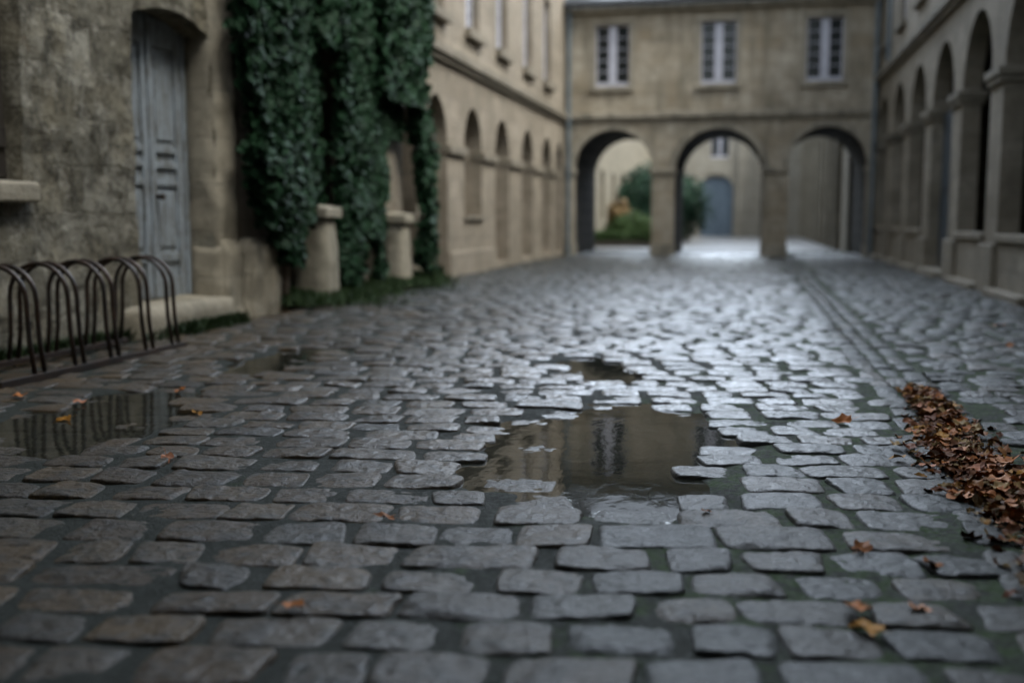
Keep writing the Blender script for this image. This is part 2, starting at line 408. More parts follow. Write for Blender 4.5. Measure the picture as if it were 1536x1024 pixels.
S1 = np.array([-1, -.975, -.93, -.84, -.68, -.45, -.2, 0, .2, .45, .68, .84, .93, .975, 1])
S2 = np.array([-1, -.97, -.91, -.79, -.58, -.3, 0, .3, .58, .79, .91, .97, 1])
E_ = [-1, -.985, -.965, -.935, -.89]
F1 = np.array(E_ + list(np.linspace(-.84, .84, 27)) + [-q for q in E_[::-1]])
F2 = np.array(E_ + list(np.linspace(-.84, .84, 17)) + [-q for q in E_[::-1]])
def stones(lay, xmin, xmax, ymin, ymax, seed, crown, warm_fn, fine=False):
    S1_, S2_ = (F1, F2) if fine else (S1, S2)
    pc, qc, hw, hh, ca, sa = lay
    rg = np.random.default_rng(seed)
    cx = pc*ca-qc*sa; cy = pc*sa+qc*ca
    ok = (cx > xmin+.05) & (cx < xmax-.05) & (cy > ymin) & (cy < ymax)
    pc, qc, hw, hh, cx, cy = [a[ok] for a in (pc, qc, hw, hh, cx, cy)]
    N = len(cx); s, t = np.meshgrid(S1_, S2_, indexing='ij')
    s = s[None]; t = t[None]
    R = lambda a, b: rg.uniform(a, b, (N, 1, 1))
    k = R(.01, .12)
    u = s*np.sqrt(1-k*t*t*.5)*hw[:, None, None]; v = t*np.sqrt(1-k*1.35*s*s*.5)*hh[:, None, None]
    # corner jitter
    c = [R(-.02, .02) for _ in range(8)]
    bl = lambda q: (q[0]*(1-s)*(1-t)+q[1]*(1+s)*(1-t)+q[2]*(1-s)*(1+t)+q[3]*(1+s)*(1+t))/4
    u = u+bl(c[:4])*1.1; v = v+bl(c[4:])*.55
    X = cx[:, None, None]+u*ca-v*sa; Y = cy[:, None, None]+u*sa+v*ca
    off = rg.uniform(0, 90, (N, 1, 1))
    edge = np.maximum(np.abs(s), np.abs(t))
    X = X+.009*edge*vn(X*9+off, Y*9, seed+1)+.0022*edge*vn(X*26+off, Y*26, seed+6); Y = Y+.009*edge*vn(X*9, Y*9+off, seed+2)+.0022*edge*vn(X*26, Y*26+off, seed+7)
    X = np.clip(X, xmin, xmax)
    gz = ground_z(cx, cy)[:, None, None]
    e = (np.abs(s)**9+np.abs(t)**9)**(1/9)
    z = gz + R(-.006, .005) + s*R(-.009, .007)+t*R(-.004, .005)
    cr = crown*R(.45, 1.5)*(1+1.6*np.clip((cy-4.5)/5, 0, 1))[:, None, None]
    z = z - cr*(.55*s**2+.45*t**2) - .004*e**14 - .05*e**60 + cr*.4
    z = z + .0055*fbm(X*7+off, Y*7, seed+8, 3)*(1-e**8) + .0035*np.minimum(0, .3+fbm(X*16+off, Y*16, seed+12, 2))*(1-e**8)*2 + .0022*vn(X*42, Y*45+off, seed+9)*(1-e**8)
    if fine:      # split faces, pits and grit on the worn tops
        k_ = 1-e**30
        ridge = 1-np.abs(vn(X*11+off, Y*13, seed+13))*2
        z = z + k_*(.0018*ridge + .0022*fbm(X*30+off, Y*34, seed+14, 2) + .0009*vn(X*95, Y*95+off, seed+15))
        pit = np.clip(vn(X*24, Y*24+off, seed+16)-.45, 0, 1)
        z = z - k_*.007*pit
        chip = np.clip(e-.72, 0, 1)*np.clip(vn(X*8+off, Y*8, seed+17)-.1, 0, 1)
        z = z - .05*chip*k_
    V = np.stack([X, Y, z], -1).reshape(-1, 3)
    n1, n2 = len(S1_), len(S2_)
    i, j = np.meshgrid(np.arange(n1-1), np.arange(n2-1), indexing='ij')
    b = (i*n2+j).ravel(); q = np.stack([b, b+n2, b+n2+1, b+1], -1)
    F = (q[None]+(np.arange(N)*n1*n2)[:, None, None]).reshape(-1, 4)
    warm = np.clip(warm_fn(cx, cy)+rg.normal(0, .22, N), 0, 1)
    val = rg.uniform(0, 1, N)
    A = np.zeros((N, n1*n2, 4)); A[..., 0] = warm[:, None]; A[..., 1] = val[:, None]; A[..., 2] = rg.uniform(0, 1, N)[:, None]
    A[..., 3] = 1
    return V, F, A.reshape(-1, 4)

def join(parts):
    o = 0; V = []; F = []; A = []
    for v, f, a in parts: V.append(v); F.append(f+o); A.append(a); o += len(v)
    return np.concatenate(V), np.concatenate(F), np.concatenate(A)

warm_main = lambda x, y: .12+.8*np.clip((-.1-x)/1.3, 0, 1)*np.clip((14-y)/6, 0, 1)  # left setts browned: warm stone plus the wall's reflection put into colour
L1 = setts(-7, 9, -1.5, 32.5, math.radians(8.5), .212, .22, .36, 0, 0, 3, .013)
L2 = setts(-2, 12, -3, 32, math.radians(3), .2, .19, .31, 0, 0, 5, .012)
L3 = setts(0, 33, -1.13, -.80, math.radians(90), .155, .24, .40, 0, 0, 8, .01, .018)
YN = 9.0
def near_far(L, x0, x1, y1, seed, crown, wf):
    return [stones(L, x0, x1, 1.2, YN, seed, crown, wf, True), stones(L, x0, x1, YN, y1, seed, crown, wf)]
P = (near_far(L1, XL+.02, .795, YF+4.5, 21, .006, warm_main) +
     near_far(L2, 1.125, XR+.4, YF+4.5, 22, .008, lambda x, y: .1+0*x) +
     near_far(L3, .70, 1.25, YF, 23, .008, lambda x, y: .15+0*x))
V, F, A = join(P)

def cobble_mat():
    m, nt, b = newmat('wet_granite_setts'); g = G(nt); p = g.pos()
    at = g.n('Attribute', attribute_name='tint'); sp = g.n('SeparateColor'); nt.links.new(at.outputs['Color'], sp.inputs[0])
    warm, val, r2 = sp.outputs[0], sp.outputs[1], sp.outputs[2]
    n1 = g.noise(p, 9, 5, .65); n2 = g.noise(p, 60, 5, .7); n3 = g.noise(p, 230, 3, .6)
    grey = g.mix(val, (.014, .018, .0165), (.045, .051, .050)); brown = g.mix(val, (.042, .025, .009), (.08, .05, .019))
    col = g.mix(warm, grey, brown)
    col = g.mix(g.math('MULTIPLY', g.ramp(n1, .45, .62), .65), col, (.018, .020, .019))
    col = g.mix(g.math('MULTIPLY', g.ramp(n2, .5, .68), .7), col, (.010, .011, .010))
    rust = g.ramp(g.noise(p, 4.5, 4, .6, .5), .6, .74)
    col = g.mix(g.math('MULTIPLY', rust, .35), col, (.05, .03, .014))
    g.set(b.inputs['Base Color'], col)
    wet = g.noise(p, 1.6, 4, .6)
    rough = g.math('ADD', g.ramp(wet, .35, .65, .36, .17), g.math('MULTIPLY', g.ramp(n2, .35, .75), .2))
    g.set(b.inputs['Roughness'], g.math('ADD', rough, .12)); b.inputs['Specular IOR Level'].default_value = .22
    spp = g.n('SeparateXYZ'); g.set(spp.inputs[0], p)
    glare_coat = g.math('MULTIPLY', g.ramp(g.math('ADD', spp.outputs[1], g.math('MULTIPLY', g.noise(p, .8, 3), 1.8)), 4.0, 7.6, .2, 1.), g.math('MULTIPLY', g.ramp(spp.outputs[0], .1, 1.5, 1., .25), g.ramp(spp.outputs[0], -3.2, -.9, .3, 1.)))  # wet coat weighted by position to paint a bright glare lane
    glare_coat = g.math('MULTIPLY', glare_coat, g.ramp(g.math('ABSOLUTE', g.math('SUBTRACT', spp.outputs[0], .95)), .14, .34, .25, 1.))
    g.set(b.inputs['Coat Weight'], glare_coat); g.set(b.inputs['Coat Roughness'], g.math('ADD', g.ramp(wet, .3, .7, .13, .04), g.math('ADD', g.math('MULTIPLY', g.ramp(n2, .4, .7), .1), g.ramp(spp.outputs[1], 6., 13., 0., .14)))); b.inputs['Coat IOR'].default_value = 1.5
    h = g.math('ADD', g.math('MULTIPLY', n2, .7), g.math('MULTIPLY', n3, .3))
    nb = g.bump(n1, .8, .03); nb2 = g.bump(h, 1., .014, nb)
    g.set(b.inputs['Normal'], nb2); g.set(b.inputs['Coat Normal'], g.bump(n2, .8, .005, g.bump(n1, .7, .02)))
    return m
M['cobble'] = cobble_mat()
o = link('cobblestone_pavement', np_mesh('cobblestone_pavement', V, F, A), M['cobble'], smooth=True); tag(o, kind='structure')

def joint_mat():
    m, nt, b = newmat('muddy_mossy_joints'); g = G(nt); p = g.pos()
    n1 = g.noise(p, 2.3, 5, .65); n2 = g.noise(p, 50, 5, .7); n3 = g.noise(p, 150, 3)
    sep = g.n('SeparateXYZ'); g.set(sep.inputs[0], p)
    side = g.ramp(sep.outputs[0], -1.6, .7, -.16, .14)
    col = g.mix(n2, (.012, .015, .012), (.034, .038, .030))
    moss = g.mix(n3, (.012, .027, .008), (.042, .072, .018))
    col = g.mix(g.math('MULTIPLY', g.ramp(g.math('ADD', n1, side), .45, .6), g.ramp(g.noise(p, 17, 5, .7), .38, .6)), col, moss)
    g.set(b.inputs['Base Color'], col); g.set(b.inputs['Roughness'], g.ramp(n2, .3, .7, .55, .95)); b.inputs['Specular IOR Level'].default_value = .15
    g.set(b.inputs['Normal'], g.bump(g.math('ADD', n2, n3), .9, .012))
    return m
M['joint'] = joint_mat()
gx = np.arange(-5.6, XR+3.2, .03); gy = np.concatenate([np.arange(.6, 12, .03), np.arange(12, YF+4.6, .08)])
GX, GY = np.meshgrid(gx, gy, indexing='ij')
GZ = ground_z(GX, GY)-.009+.003*vn(GX*14, GY*14, 41)+.006*fbm(GX*3, GY*3, 42)
i, j = np.meshgrid(np.arange(len(gx)-1), np.arange(len(gy)-1), indexing='ij'); b0 = (i*len(gy)+j).ravel(); n_ = len(gy)
o = link('paving_bed', np_mesh('paving_bed', np.stack([GX, GY, GZ], -1).reshape(-1, 3), np.stack([b0, b0+n_, b0+n_+1, b0+1], -1)), M['joint'], smooth=True)
tag(o, kind='structure')
M['soil'] = flat('dark_soil', (.05, .045, .035), .8, (.08, .07, .055), 2, .4)
tag(MB().box(-250, 250, -250, 250, -.6, -.16).build('ground', M['soil']), kind='structure')

def water_mat():
    m = bpy.data.materials.new('still_rain_water'); m.use_nodes = True; nt = m.node_tree; nt.nodes.clear(); g = G(nt)
    p = g.pos(); nrm = g.bump(g.noise(g.scaled(p, (1, .5, 1)), 11, 3, .55), .05, .02)
    fr = g.n('Fresnel'); fr.inputs['IOR'].default_value = 1.36; g.set(fr.inputs['Normal'], nrm)
    gl = g.n('BsdfGlossy'); gl.inputs['Roughness'].default_value = .02; g.set(gl.inputs['Normal'], nrm)
    tr = g.n('BsdfTransparent'); tr.inputs['Color'].default_value = (.62, .58, .48, 1)
    mud = g.n('BsdfDiffuse'); mud.inputs['Color'].default_value = (.034, .036, .028, 1)
    m1 = g.n('MixShader'); m1.inputs[0].default_value = .45; nt.links.new(tr.outputs[0], m1.inputs[1]); nt.links.new(mud.outputs[0], m1.inputs[2])
    m2 = g.n('MixShader'); nt.links.new(fr.outputs[0], m2.inputs[0]); nt.links.new(m1.outputs[0], m2.inputs[1]); nt.links.new(gl.outputs[0], m2.inputs[2])
    o = g.n('OutputMaterial'); nt.links.new(m2.outputs[0], o.inputs[0])
    return m
M['water'] = water_mat()
for ip, (cx, cy, rx, ry, d, ro) in enumerate(PUD):
    n = 48; mb = MB(); c, s = math.cos(ro), math.sin(ro)
    pts = []
    for k in range(n):
        a = 2*PI*k/n; u = math.cos(a)*rx*1.35; v = math.sin(a)*ry*1.3
        pts.append((cx+u*c-v*s, cy+u*s+v*c, WATER-.0015*ip))
    mb.quad(*pts)
    tag(mb.build('puddle', M['water']), kind='structure')

# rear court paving
M['rearpave'] = flat('wet_pale_paving', (.20, .20, .20), .28, (.26, .26, .26), 1.5, .15)
tag(MB().box(-9, XR+4, YF+4.62, 75, -.12, -.01).build('rear_pavement', M['rearpave']), kind='structure')

# ================================================================== LEFT: old house with the blue-grey door
house = thing('old_house', 'weathered plastered stone house on the left with a blue-grey door', 'house', (XL, 4, 0))
TL = TX(XL, 1)
def rough_disp(u, z):
    v = Vector((u*1.1, z*1.1, 3.3)); w = Vector((u*4.5, z*4.5, 7.7))
    return .05*mnoise.noise(v)+.026*mnoise.noise(w)+.014*mnoise.noise(w*2.7)
DC = 8.85
door = dict(a=8.2, b=9.5, zb=.25, zs=2.70, rise=.13, seg=True, depth=.62)
win = dict(a=5.3, b=6.74, zb=1.26, zs=3.9, depth=.24)
wall(MB(), TL, -5, 9.95, -.1, 10.5, .8, [door, win], .06, rough_disp).build('wall', M['old'], house, smooth=True)
jm = MB(); rough_box(jm, 9.486, 9.94, -.3, .055, .7, 4.2, TL, .03, .06, .02, .03)
jm.build('door_jamb', M['oldtrim'], house, smooth=True)
pl = MB()
rough_box(pl, 9.47, 9.92, -.3, .11, -.15, .80, TL, .03, .06); rough_box(pl, 9.90, 10.64, -.5, .18, -.15, .78, TL, .04, .06)
pl.build('plinth', M['oldtrim'], house, smooth=True)
MB_ = MB(); rough_box(MB_, 7.85, 9.56, -.35, .2, -.1, .262, TL, .018, .06, 0, .03); MB_.build('doorstep', M['oldtrim'], house, smooth=True)
dn = -.30
dl = MB(); D0, D1 = DC-.64, DC+.64
dl.box(D0, D1, dn-.06, dn, .27, 2.86, TL)
for (a, b) in ((D0, D0+.06), (D1-.06, D1)): dl.box(a, b, dn+.001, dn+.05, .27, 2.82, TL)
for (a, b) in ((D0+.065, DC-.005), (DC+.005, D1-.065)):
    for (s0, s1) in ((a, a+.1), (b-.1, b)): dl.box(s0, s1, dn+.001, dn+.03, .27, 2.80, TL)
    for (z0, z1) in ((.27, .46), (.60, .68), (1.30, 1.36), (1.46, 1.52), (1.60, 1.66), (2.55, 2.80)): dl.box(a+.1, b-.1, dn+.001, dn+.028, z0, z1, TL)
    dl.box(a+.14, b-.14, dn+.001, dn+.017, .74, 1.25, TL); dl.box(a+.14, b-.14, dn+.001, dn+.017, 1.72, 2.48, TL)
dl.box(DC-.025, DC+.025, dn+.031, dn+.055, .29, 2.78, TL)
dr = dl.build('door', M['bluedoor'], house, bevel=.008)
hd = MB().tube([TL(DC+.08, dn+.03, 1.2), TL(DC+.08, dn+.085, 1.2)], .02, 10); hd.tube([TL(DC+.08, dn+.085, 1.2), TL(DC+.08, dn+.11, 1.2)], [.032, .026], 12)
h_ = hd.build('handle', M['iron'], dr); h_.location = (0, 0, 0)
MB().box(5.2, 6.80, -.3, .09, 1.11, 1.262, TL).build('window_sill', M['oldtrim'], house, bevel=.025)
sh = MB()
for k in range(9): sh.box(5.33+.155*k, 5.33+.155*k+.147, -.2, -.13+.006*(k % 3), 1.29, 3.87, TL)
for z in (1.5, 3.4): sh.box(5.35, 6.69, -.115, -.09, z, z+.14, TL)
sh.build('shutter', M['oldwood'], house, bevel=.006)
roof(house, TL, -5.2, 9.97, 10.5, 2.4, 4.5)

# ================================================================== LEFT: arcaded wing
wingb = thing('arcaded_wing', 'pale stone wing on the left with blind arches and tall upper windows', 'building', (XL, 21, 0))
ops = [dict(a=10.7, b=14.5, zb=-.1, zs=2.2, rise=1.0, depth=1.6)]
ops.append(dict(a=15.25, b=15.95, zb=.4, zs=2.3, rise=.35, depth=.6))
centers = [17.05, 19.45, 21.85, 24.45, 26.85, 28.6]
for k, c in enumerate(centers):
    w = .64 if k < 5 else .5
    ops.append(dict(a=c-w, b=c+w, zb=-.1 if k == 0 else (1.05 if k == 1 else .12), zs=2.28, rise=.74, depth=.55))
wcent = [12.2, 14.65, 17.05, 19.45, 21.85, 24.45, 26.85]
for c in wcent: ops.append(dict(a=c-.47, b=c+.47, zb=4.38, zs=6.4, depth=.26))
wall(MB(), TL, 9.97, YF+.1, -.1, 8.6, 1.9, ops).build('wall', M['wing'], wingb)
band(MB(), TL, 9.98, YF-.02, 3.58, 3.82, .15).build('string_course', M['wingtrim'], wingb, bevel=.012)
band(MB(), TL, 9.98, YF-.02, 8.2, 8.6, .3).build('cornice', M['wingtrim'], wingb, bevel=.012)
edges = [17.0] + [v for c in centers for v in (c-.65, c+.65)]
for k, c in enumerate(centers[:-1]):
    MB().box(c+.62, centers[k+1]-.62 if k < 4 else centers[k+1]-.47, -.2, .075, 2.10, 2.25, TL).build('impost', M['wingtrim'], wingb, bevel=.012)
for k, c in enumerate(centers[1:2]):
    MB().box(c-.7, c+.7, -.3, .06, .97, 1.052, TL).build('niche_sill', M['wingtrim'], wingb, bevel=.01)
for k, c in enumerate(wcent):
    MB().box(c-.58, c+.58, -.2, .13, 4.22, 4.382, TL).build('window_sill', M['wingtrim'], wingb, bevel=.012)
    casement(wingb, TL, c-.465, c+.465, 4.39, 6.39, -.2, .3, 5, 'white')
MB().box(15.97, 16.38, -.1, .05, -.1, .9, TL).build('plinth', M['post'], wingb, bevel=.03)
MB().box(17.72, 21.15, -.1, .05, -.1, .42, TL).build('plinth', M['wing'], wingb, bevel=.02)
roof(wingb, TL, 9.99, YF+5, 8.6, 2.2, 4.5, .5)
downpipe(wingb, XL+.13, YF-.16, 8.4)

# squat stone posts at the ivy
def post(y, h, w, label):
    p = thing('stone_post', label, 'stone post', (XL+.1, y, 0), 'stone posts among the ivy')
    x = XL+.1; mb = MB()
    rough_box(mb, x-w*.47, x+w*.47, y-w*.47, y+w*.47, -.12, h-.135, lambda a, b, c: (a, b, c), .022, .06, .2, .03)
    mb.build('shaft', M['post'], p, smooth=True)
    c = MB(); e = w/2+.035
    c.box(x-e, x+e, y-e, y+e, h-.14, h-.02)
    c.v += [(x-e+.01, y-e+.01, h-.02), (x+e-.01, y-e+.01, h-.02), (x+e-.01, y+e-.01, h-.02), (x-e+.01, y+e-.01, h-.02), (x, y, h+.02)]
    b = len(c.v)-5; c.f += [(b+k, b+(k+1) % 4, b+4) for k in range(4)]
    c.build('cap', M['post'], p, bevel=.015)
post(11.72, 1.15, .42, 'squat stone post with pale cap in front of the dark gap between the ivy curtains')
post(14.62, 1.08, .38, 'squat stone post with pale cap directly under the bare stone shaft in the ivy')

# ================================================================== GATEHOUSE across the end
gate = thing('gatehouse', 'ochre stone gatehouse closing the courtyard with three round arches and three windows', 'building', (-.9, YF, 0))
TG = TY(YF, -1)
arches = [(-4.78, -2.64), (-2.03, .3), (.96, 2.95)]
gops = [dict(a=a, b=b, zb=-.1, zs=3.41-(b-a)/2, rise=(b-a)/2) for a, b in arches]
wins = [-3.75, -.92, 1.8]
for c in wins: gops.append(dict(a=c-.46, b=c+.46, zb=4.56, zs=6.2, depth=.2))
wall(MB(), TG, XL, XR, -.1, 6.65, .24, gops).build('wall', M['gate'], gate)
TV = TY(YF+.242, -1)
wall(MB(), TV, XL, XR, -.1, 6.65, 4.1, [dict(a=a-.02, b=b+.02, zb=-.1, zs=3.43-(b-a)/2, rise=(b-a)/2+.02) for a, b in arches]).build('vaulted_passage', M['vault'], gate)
band(MB(), TG, XL+.02, XR-.02, 3.63, 3.85, .13).build('string_course', M['gatetrim'], gate, bevel=.012)
for k, c in enumerate(wins):
    casement(gate, TG, c-.455, c+.455, 4.57, 6.19, -.15, .22, 5)
    MB().box(c-.6, c+.6, -.15, .09, 4.43, 4.562, TG).build('window_sill', M['gatetrim'], gate, bevel=.012)
    sm = MB(); sm.box(c-.6, c-.462, -.1, .025, 4.566, 6.2, TG); sm.box(c+.462, c+.6, -.1, .025, 4.566, 6.2, TG); sm.box(c-.6, c+.6, -.1, .027, 6.202, 6.36, TG)
    sm.build('window_surround', M['gatetrim'], gate, bevel=.01)
# archivolts and imposts
for (a, b) in arches:
    mb = MB(); c = (a+b)/2; r = (b-a)/2; zs = 3.41-r
    n = 22
    for i in range(n):
        t0, t1 = PI*i/n, PI*(i+1)/n
        pts = [(c-math.cos(t)*rr, zs+math.sin(t)*rr) for t, rr in ((t0, r+.004), (t1, r+.004), (t1, r+.16), (t0, r+.16))]
        b_ = len(mb.v); mb.v += [TG(u, nn, z) for nn in (-.05, .035) for (u, z) in pts]
        mb.f += [tuple(b_+q for q in f) for f in ((0,1,2,3),(4,5,6,7),(0,1,5,4),(2,3,7,6))]
    mb.build('archivolt', M['gatetrim'], gate)
piers = [(XL+.02, arches[0][0]), (arches[0][1], arches[1][0]), (arches[1][1], arches[2][0]), (arches[2][1], XR-.02)]
for k, (a, b) in enumerate(piers):
    MB().box(a-(.04 if k else 0), b+(.04 if k < 3 else 0), -.4, .07, 2.22, 2.36, TG).build('impost', M['gatetrim'], gate, bevel=.012)
    MB().box(a-(.03 if k else 0), b+(.03 if k < 3 else 0), -.4, .06, -.1, .3, TG).build('plinth', M['gatetrim'], gate, bevel=.015)
MB().box(XL+.01, XR-.01, -.1, .2, 6.5, 6.66, TG).build('cornice', M['gatetrim'], gate, bevel=.015)
gt = MB(); gt.tube([(XL+.05, YF-.36, 6.72), (XR-.05, YF-.36, 6.72)], .085, 12); gt.build('gutter', M['slate'], gate)
roof(gate, TG, XL, XR, 6.78, 1.5, 3.2, .3)
downpipe(gate, XR-.13, YF-.14, 7.2, r=.06)

# ================================================================== RIGHT: arcade building
rb = thing('arcade_building', 'shaded stone building on the right with a tall open arcade and moulded imposts', 'building', (XR, 18, 0))
TR = TX(XR, -1)
rc = [11.4+2.85*k for k in range(7)]
rops = [dict(a=c-1.04, b=c+1.04, zb=-.1 if k in (3,) else .74, zs=2.95, rise=1.07) for k, c in enumerate(rc)]
rwin = [c for c in rc]
for c in rwin: rops.append(dict(a=c-.5, b=c+.5, zb=5.3, zs=7.3, depth=.2))
wall(MB(), TR, 9.95, YF+.1, -.1, 8.8, .28, rops).build('wall', M['right'], rb)
band(MB(), TR, 9.96, YF-.02, 4.4, 4.63, .16).build('string_course', M['righttrim'], rb, bevel=.012)
band(MB(), TR, 9.96, YF-.02, 8.4, 8.8, .35).build('cornice', M['righttrim'], rb, bevel=.012)
for k in range(7):
    a = rc[k]+1.04; b = rc[k+1]-1.04 if k < 6 else YF-.15
    im = MB(); im.box(a-.07, b+.07, -.36, .09, 2.87, 2.98, TR); im.box(a-.04, b+.04, -.33, .055, 2.78, 2.869, TR)
    im.build('impost', M['righttrim'], rb, bevel=.012)
    if k < 6:
        MB().box(a-.06, b+.06, -.3, .07, -.1, .66, TR).build('pedestal', M['right'], rb, bevel=.02)
for k, c in enumerate(rc):
    if k == 3: continue
    MB().box(c-1.06, c+1.06, -.3, .05, .70, .80, TR).build('parapet_coping', M['right'], rb, bevel=.015)
    MB().box(c-.97, c+.97, -.1, .16, -.1, .09, TR).build('base_course', M['right'], rb, bevel=.02)
k = 3
MB().box(rc[3]-.96, rc[3]+.96, -.6, .2, -.1, .12, TR).build('doorstep', M['right'], rb, bevel=.02)
dn_ = MB(); dn_.box(rc[3]-1.03, rc[3]+1.03, -.26, -.2, .13, 2.88, TR)
for u in (-.95, .08):
    for z in (.3, 1.5): dn_.box(rc[3]+u, rc[3]+u+.85, -.1995, -.18, z, z+1.0, TR)
dn_.build('door', M['navyshade'], rb, bevel=.01)  # dark panel filling this bay in place of its unlit interior
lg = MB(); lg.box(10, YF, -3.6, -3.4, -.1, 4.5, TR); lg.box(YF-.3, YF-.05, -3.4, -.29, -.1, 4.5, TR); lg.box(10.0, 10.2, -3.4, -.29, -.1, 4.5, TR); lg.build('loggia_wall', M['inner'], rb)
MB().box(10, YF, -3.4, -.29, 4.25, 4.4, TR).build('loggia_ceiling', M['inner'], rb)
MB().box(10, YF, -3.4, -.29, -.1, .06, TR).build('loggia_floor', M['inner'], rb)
for c in rwin:
    MB().box(c-.6, c+.6, -.2, .12, 5.17, 5.302, TR).build('window_sill', M['righttrim'], rb, bevel=.012)
    casement(rb, TR, c-.49, c+.49, 5.31, 7.29, -.16, .2, 5, 'white')
downpipe(rb, XR-.1, rc[5]+1.45, 8.4, 4.7, .05)
roof(rb, TR, 9.95, YF+5, 8.8, 2.2, 4.5, .5)
# taller unseen block added on the same side to shade the near courtyard
tb = thing('unseen_shade_block', 'unseen tall block added beside the arcade to shade the near courtyard', 'building', (XR, 2, 0))
wall(MB(), TR, -8, 9.93, -.1, 13, .8, [dict(a=c-.55, b=c+.55, zb=z, zs=z+2, depth=.25) for c in (-5, -2, 1, 4, 7) for z in (1.3, 5.3, 9)]).build('wall', M['right'], tb)
for c in (-5, -2, 1, 4, 7):
    for z in (1.3, 5.3, 9): casement(tb, TR, c-.545, c+.545, z+.01, z+1.99, -.2, .12, 5)
wall(MB(), TY(-8, 1), -9, XR-.01, -.1, 8, .8, [dict(a=c-.55, b=c+.55, zb=z, zs=z+2, depth=.25) for c in (-7, -4, -1, 1.8) for z in (1.3, 4.6)]).build('wall', M['gate'], tb)  # unseen wall behind the camera, added to cut light on the near ground
MB().box(XL+.02, XR-.02, -7.9, 2.6, 4.3, 4.9).build('shade_slab', M['gate'], tb)  # unseen slab overhead, added to darken the near ground
roof(tb, TR, -8.2, 9.95, 13, 2, 4.5, .4)

# ================================================================== beyond the arches
rl = thing('rear_side_wall', 'pale stone side building seen through the left arch', 'building', (-5.6, 45, 0))
wall(MB(), TX(-5.55, 1), YF+4.2, 62, -.1, 7, .6, [dict(a=c-.5, b=c+.5, zb=1, zs=2.4, rise=.5, depth=.3) for c in (37.5, 41, 44.5, 48)]).build('wall', M['rearx'], rl)
re_ = thing('rear_house', 'pale stone building behind the centre arch with an arched blue door', 'building', (-1, 62, 0))
TE = TY(62, -1)
eo = [dict(a=-2.8, b=-.95, zb=-.1, zs=2.6, rise=.9, depth=.35)] + [dict(a=c-.5, b=c+.5, zb=4.4, zs=6.2, depth=.25) for c in (-4, -1.75, 1)]
wall(MB(), TE, -6, 6, -.1, 8.5, .8, eo).build('wall', M['rear'], re_)
dd = MB(); dd.box(-2.79, -.96, -.3, -.25, -.05, 3.3, TE)
dd.box(-1.9, -1.85, -.249, -.21, -.05, 3.2, TE)
for a in (-2.65, -1.75): dd.box(a, a+.62, -.249, -.23, .4, 2.4, TE)
dd.build('door', M['reardoor'], re_)
for u in (-.55, .35, 1.2): MB().box(u-.16, u+.16, -.1, .18, -.1, 8.3, TE).build('pilaster', M['rear'], re_, bevel=.02)
for c in (-4, -1.75, 1): casement(re_, TE, c-.49, c+.49, 4.41, 6.19, -.2, .15, 4)
rr = thing('rear_right_wing', 'pale pilastered wing seen through the right arch', 'building', (2.9, 45, 0))
TRR = TX(2.85, -1)
wall(MB(), TRR, YF+4.3, 61.8, -.1, 7.5, 1.6, [dict(a=c-.95, b=c+.95, zb=.9, zs=2.9, rise=.8, depth=1.2) for c in np.arange(38, 61, 3.)]).build('wall', M['rearx'], rr)
for c in np.arange(36.5, 61, 3.): MB().box(c-.22, c+.22, -.1, .2, -.1, 7.4, TRR).build('pilaster', M['rearx'], rr, bevel=.02)

def leaf_cloud(pts, nrm, size, tints, seed, droop=.5):
    """kite-shaped creased leaves: (N,3) centres, (N,3) outward normals"""
    rg = np.random.default_rng(seed); N = len(pts)
    n = nrm + rg.normal(0, .45, (N, 3)); n /= np.linalg.norm(n, axis=1)[:, None]
    d = np.tile(np.array([0, 0, -1.]), (N, 1))*droop + rg.normal(0, .6, (N, 3))
    d -= n*(d*n).sum(1)[:, None]; d /= np.linalg.norm(d, axis=1)[:, None]
    w = np.cross(n, d); s = (size*rg.uniform(.45, 1.35, N))[:, None]
    f = rg.uniform(.05, .25, N)[:, None]
    prof = [(-.5, 0, 0), (-.35, .42, 1), (.05, .5, 1), (.55, 0, .3), (.05, -.5, 1), (-.35, -.42, 1), (0, 0, 0)]
    V = np.stack([pts + d*a*s + w*b*s - n*(abs(b)*2*f*s) for a, b, c in prof], 1)
    q = np.array([[6, 0, 1], [6, 1, 2], [6, 2, 3], [6, 3, 4], [6, 4, 5], [6, 5, 0]])
    F = (q[None]+(np.arange(N)*7)[:, None, None]).reshape(-1, 3)
    A = np.ones((N, 7, 4)); A[..., :3] = tints[:, None, :]
    return V.reshape(-1, 3), F, A.reshape(-1, 4)

def greens(N, seed, a=(.006, .024, .011), b=(.020, .062, .028)):
    rg = np.random.default_rng(seed); t = rg.beta(1.5, 2.4, N)[:, None]
    return np.array(a)*(1-t)+np.array(b)*t

def bush(name, label, cat, c, r, n, size, seed, pal):
    rg = np.random.default_rng(seed)
    root = thing(name, label, cat, (c[0], c[1], 0))
    v = rg.normal(0, 1, (n, 3)); v /= np.linalg.norm(v, axis=1)[:, None]
    rad = rg.uniform(.35, 1, n)**.5*(1+.28*vn(v[:, 0]*2.4+5, v[:, 1]*2.4+v[:, 2]*2, seed))
    pts = np.array(c)+v*rad[:, None]*np.array(r)
    k = pts[:, 2] > .05; pts = pts[k]; v = v[k]
    V, F, A = leaf_cloud(pts, v, size, greens(len(pts), seed, *pal), seed)
    link('foliage', np_mesh('foliage', V, F, A), M['leaf'], root)
    st = MB()
    for k in range(5):
        a = k*1.3; st.tube([(c[0]+.1*math.cos(a), c[1]+.1*math.sin(a), -.05), (c[0]+.5*r[0]*math.cos(a), c[1]+.5*r[1]*math.sin(a), c[2]+.3*r[2])], [.05, .015], 6)
    st.build('stem', M['bark'], root)
    return root
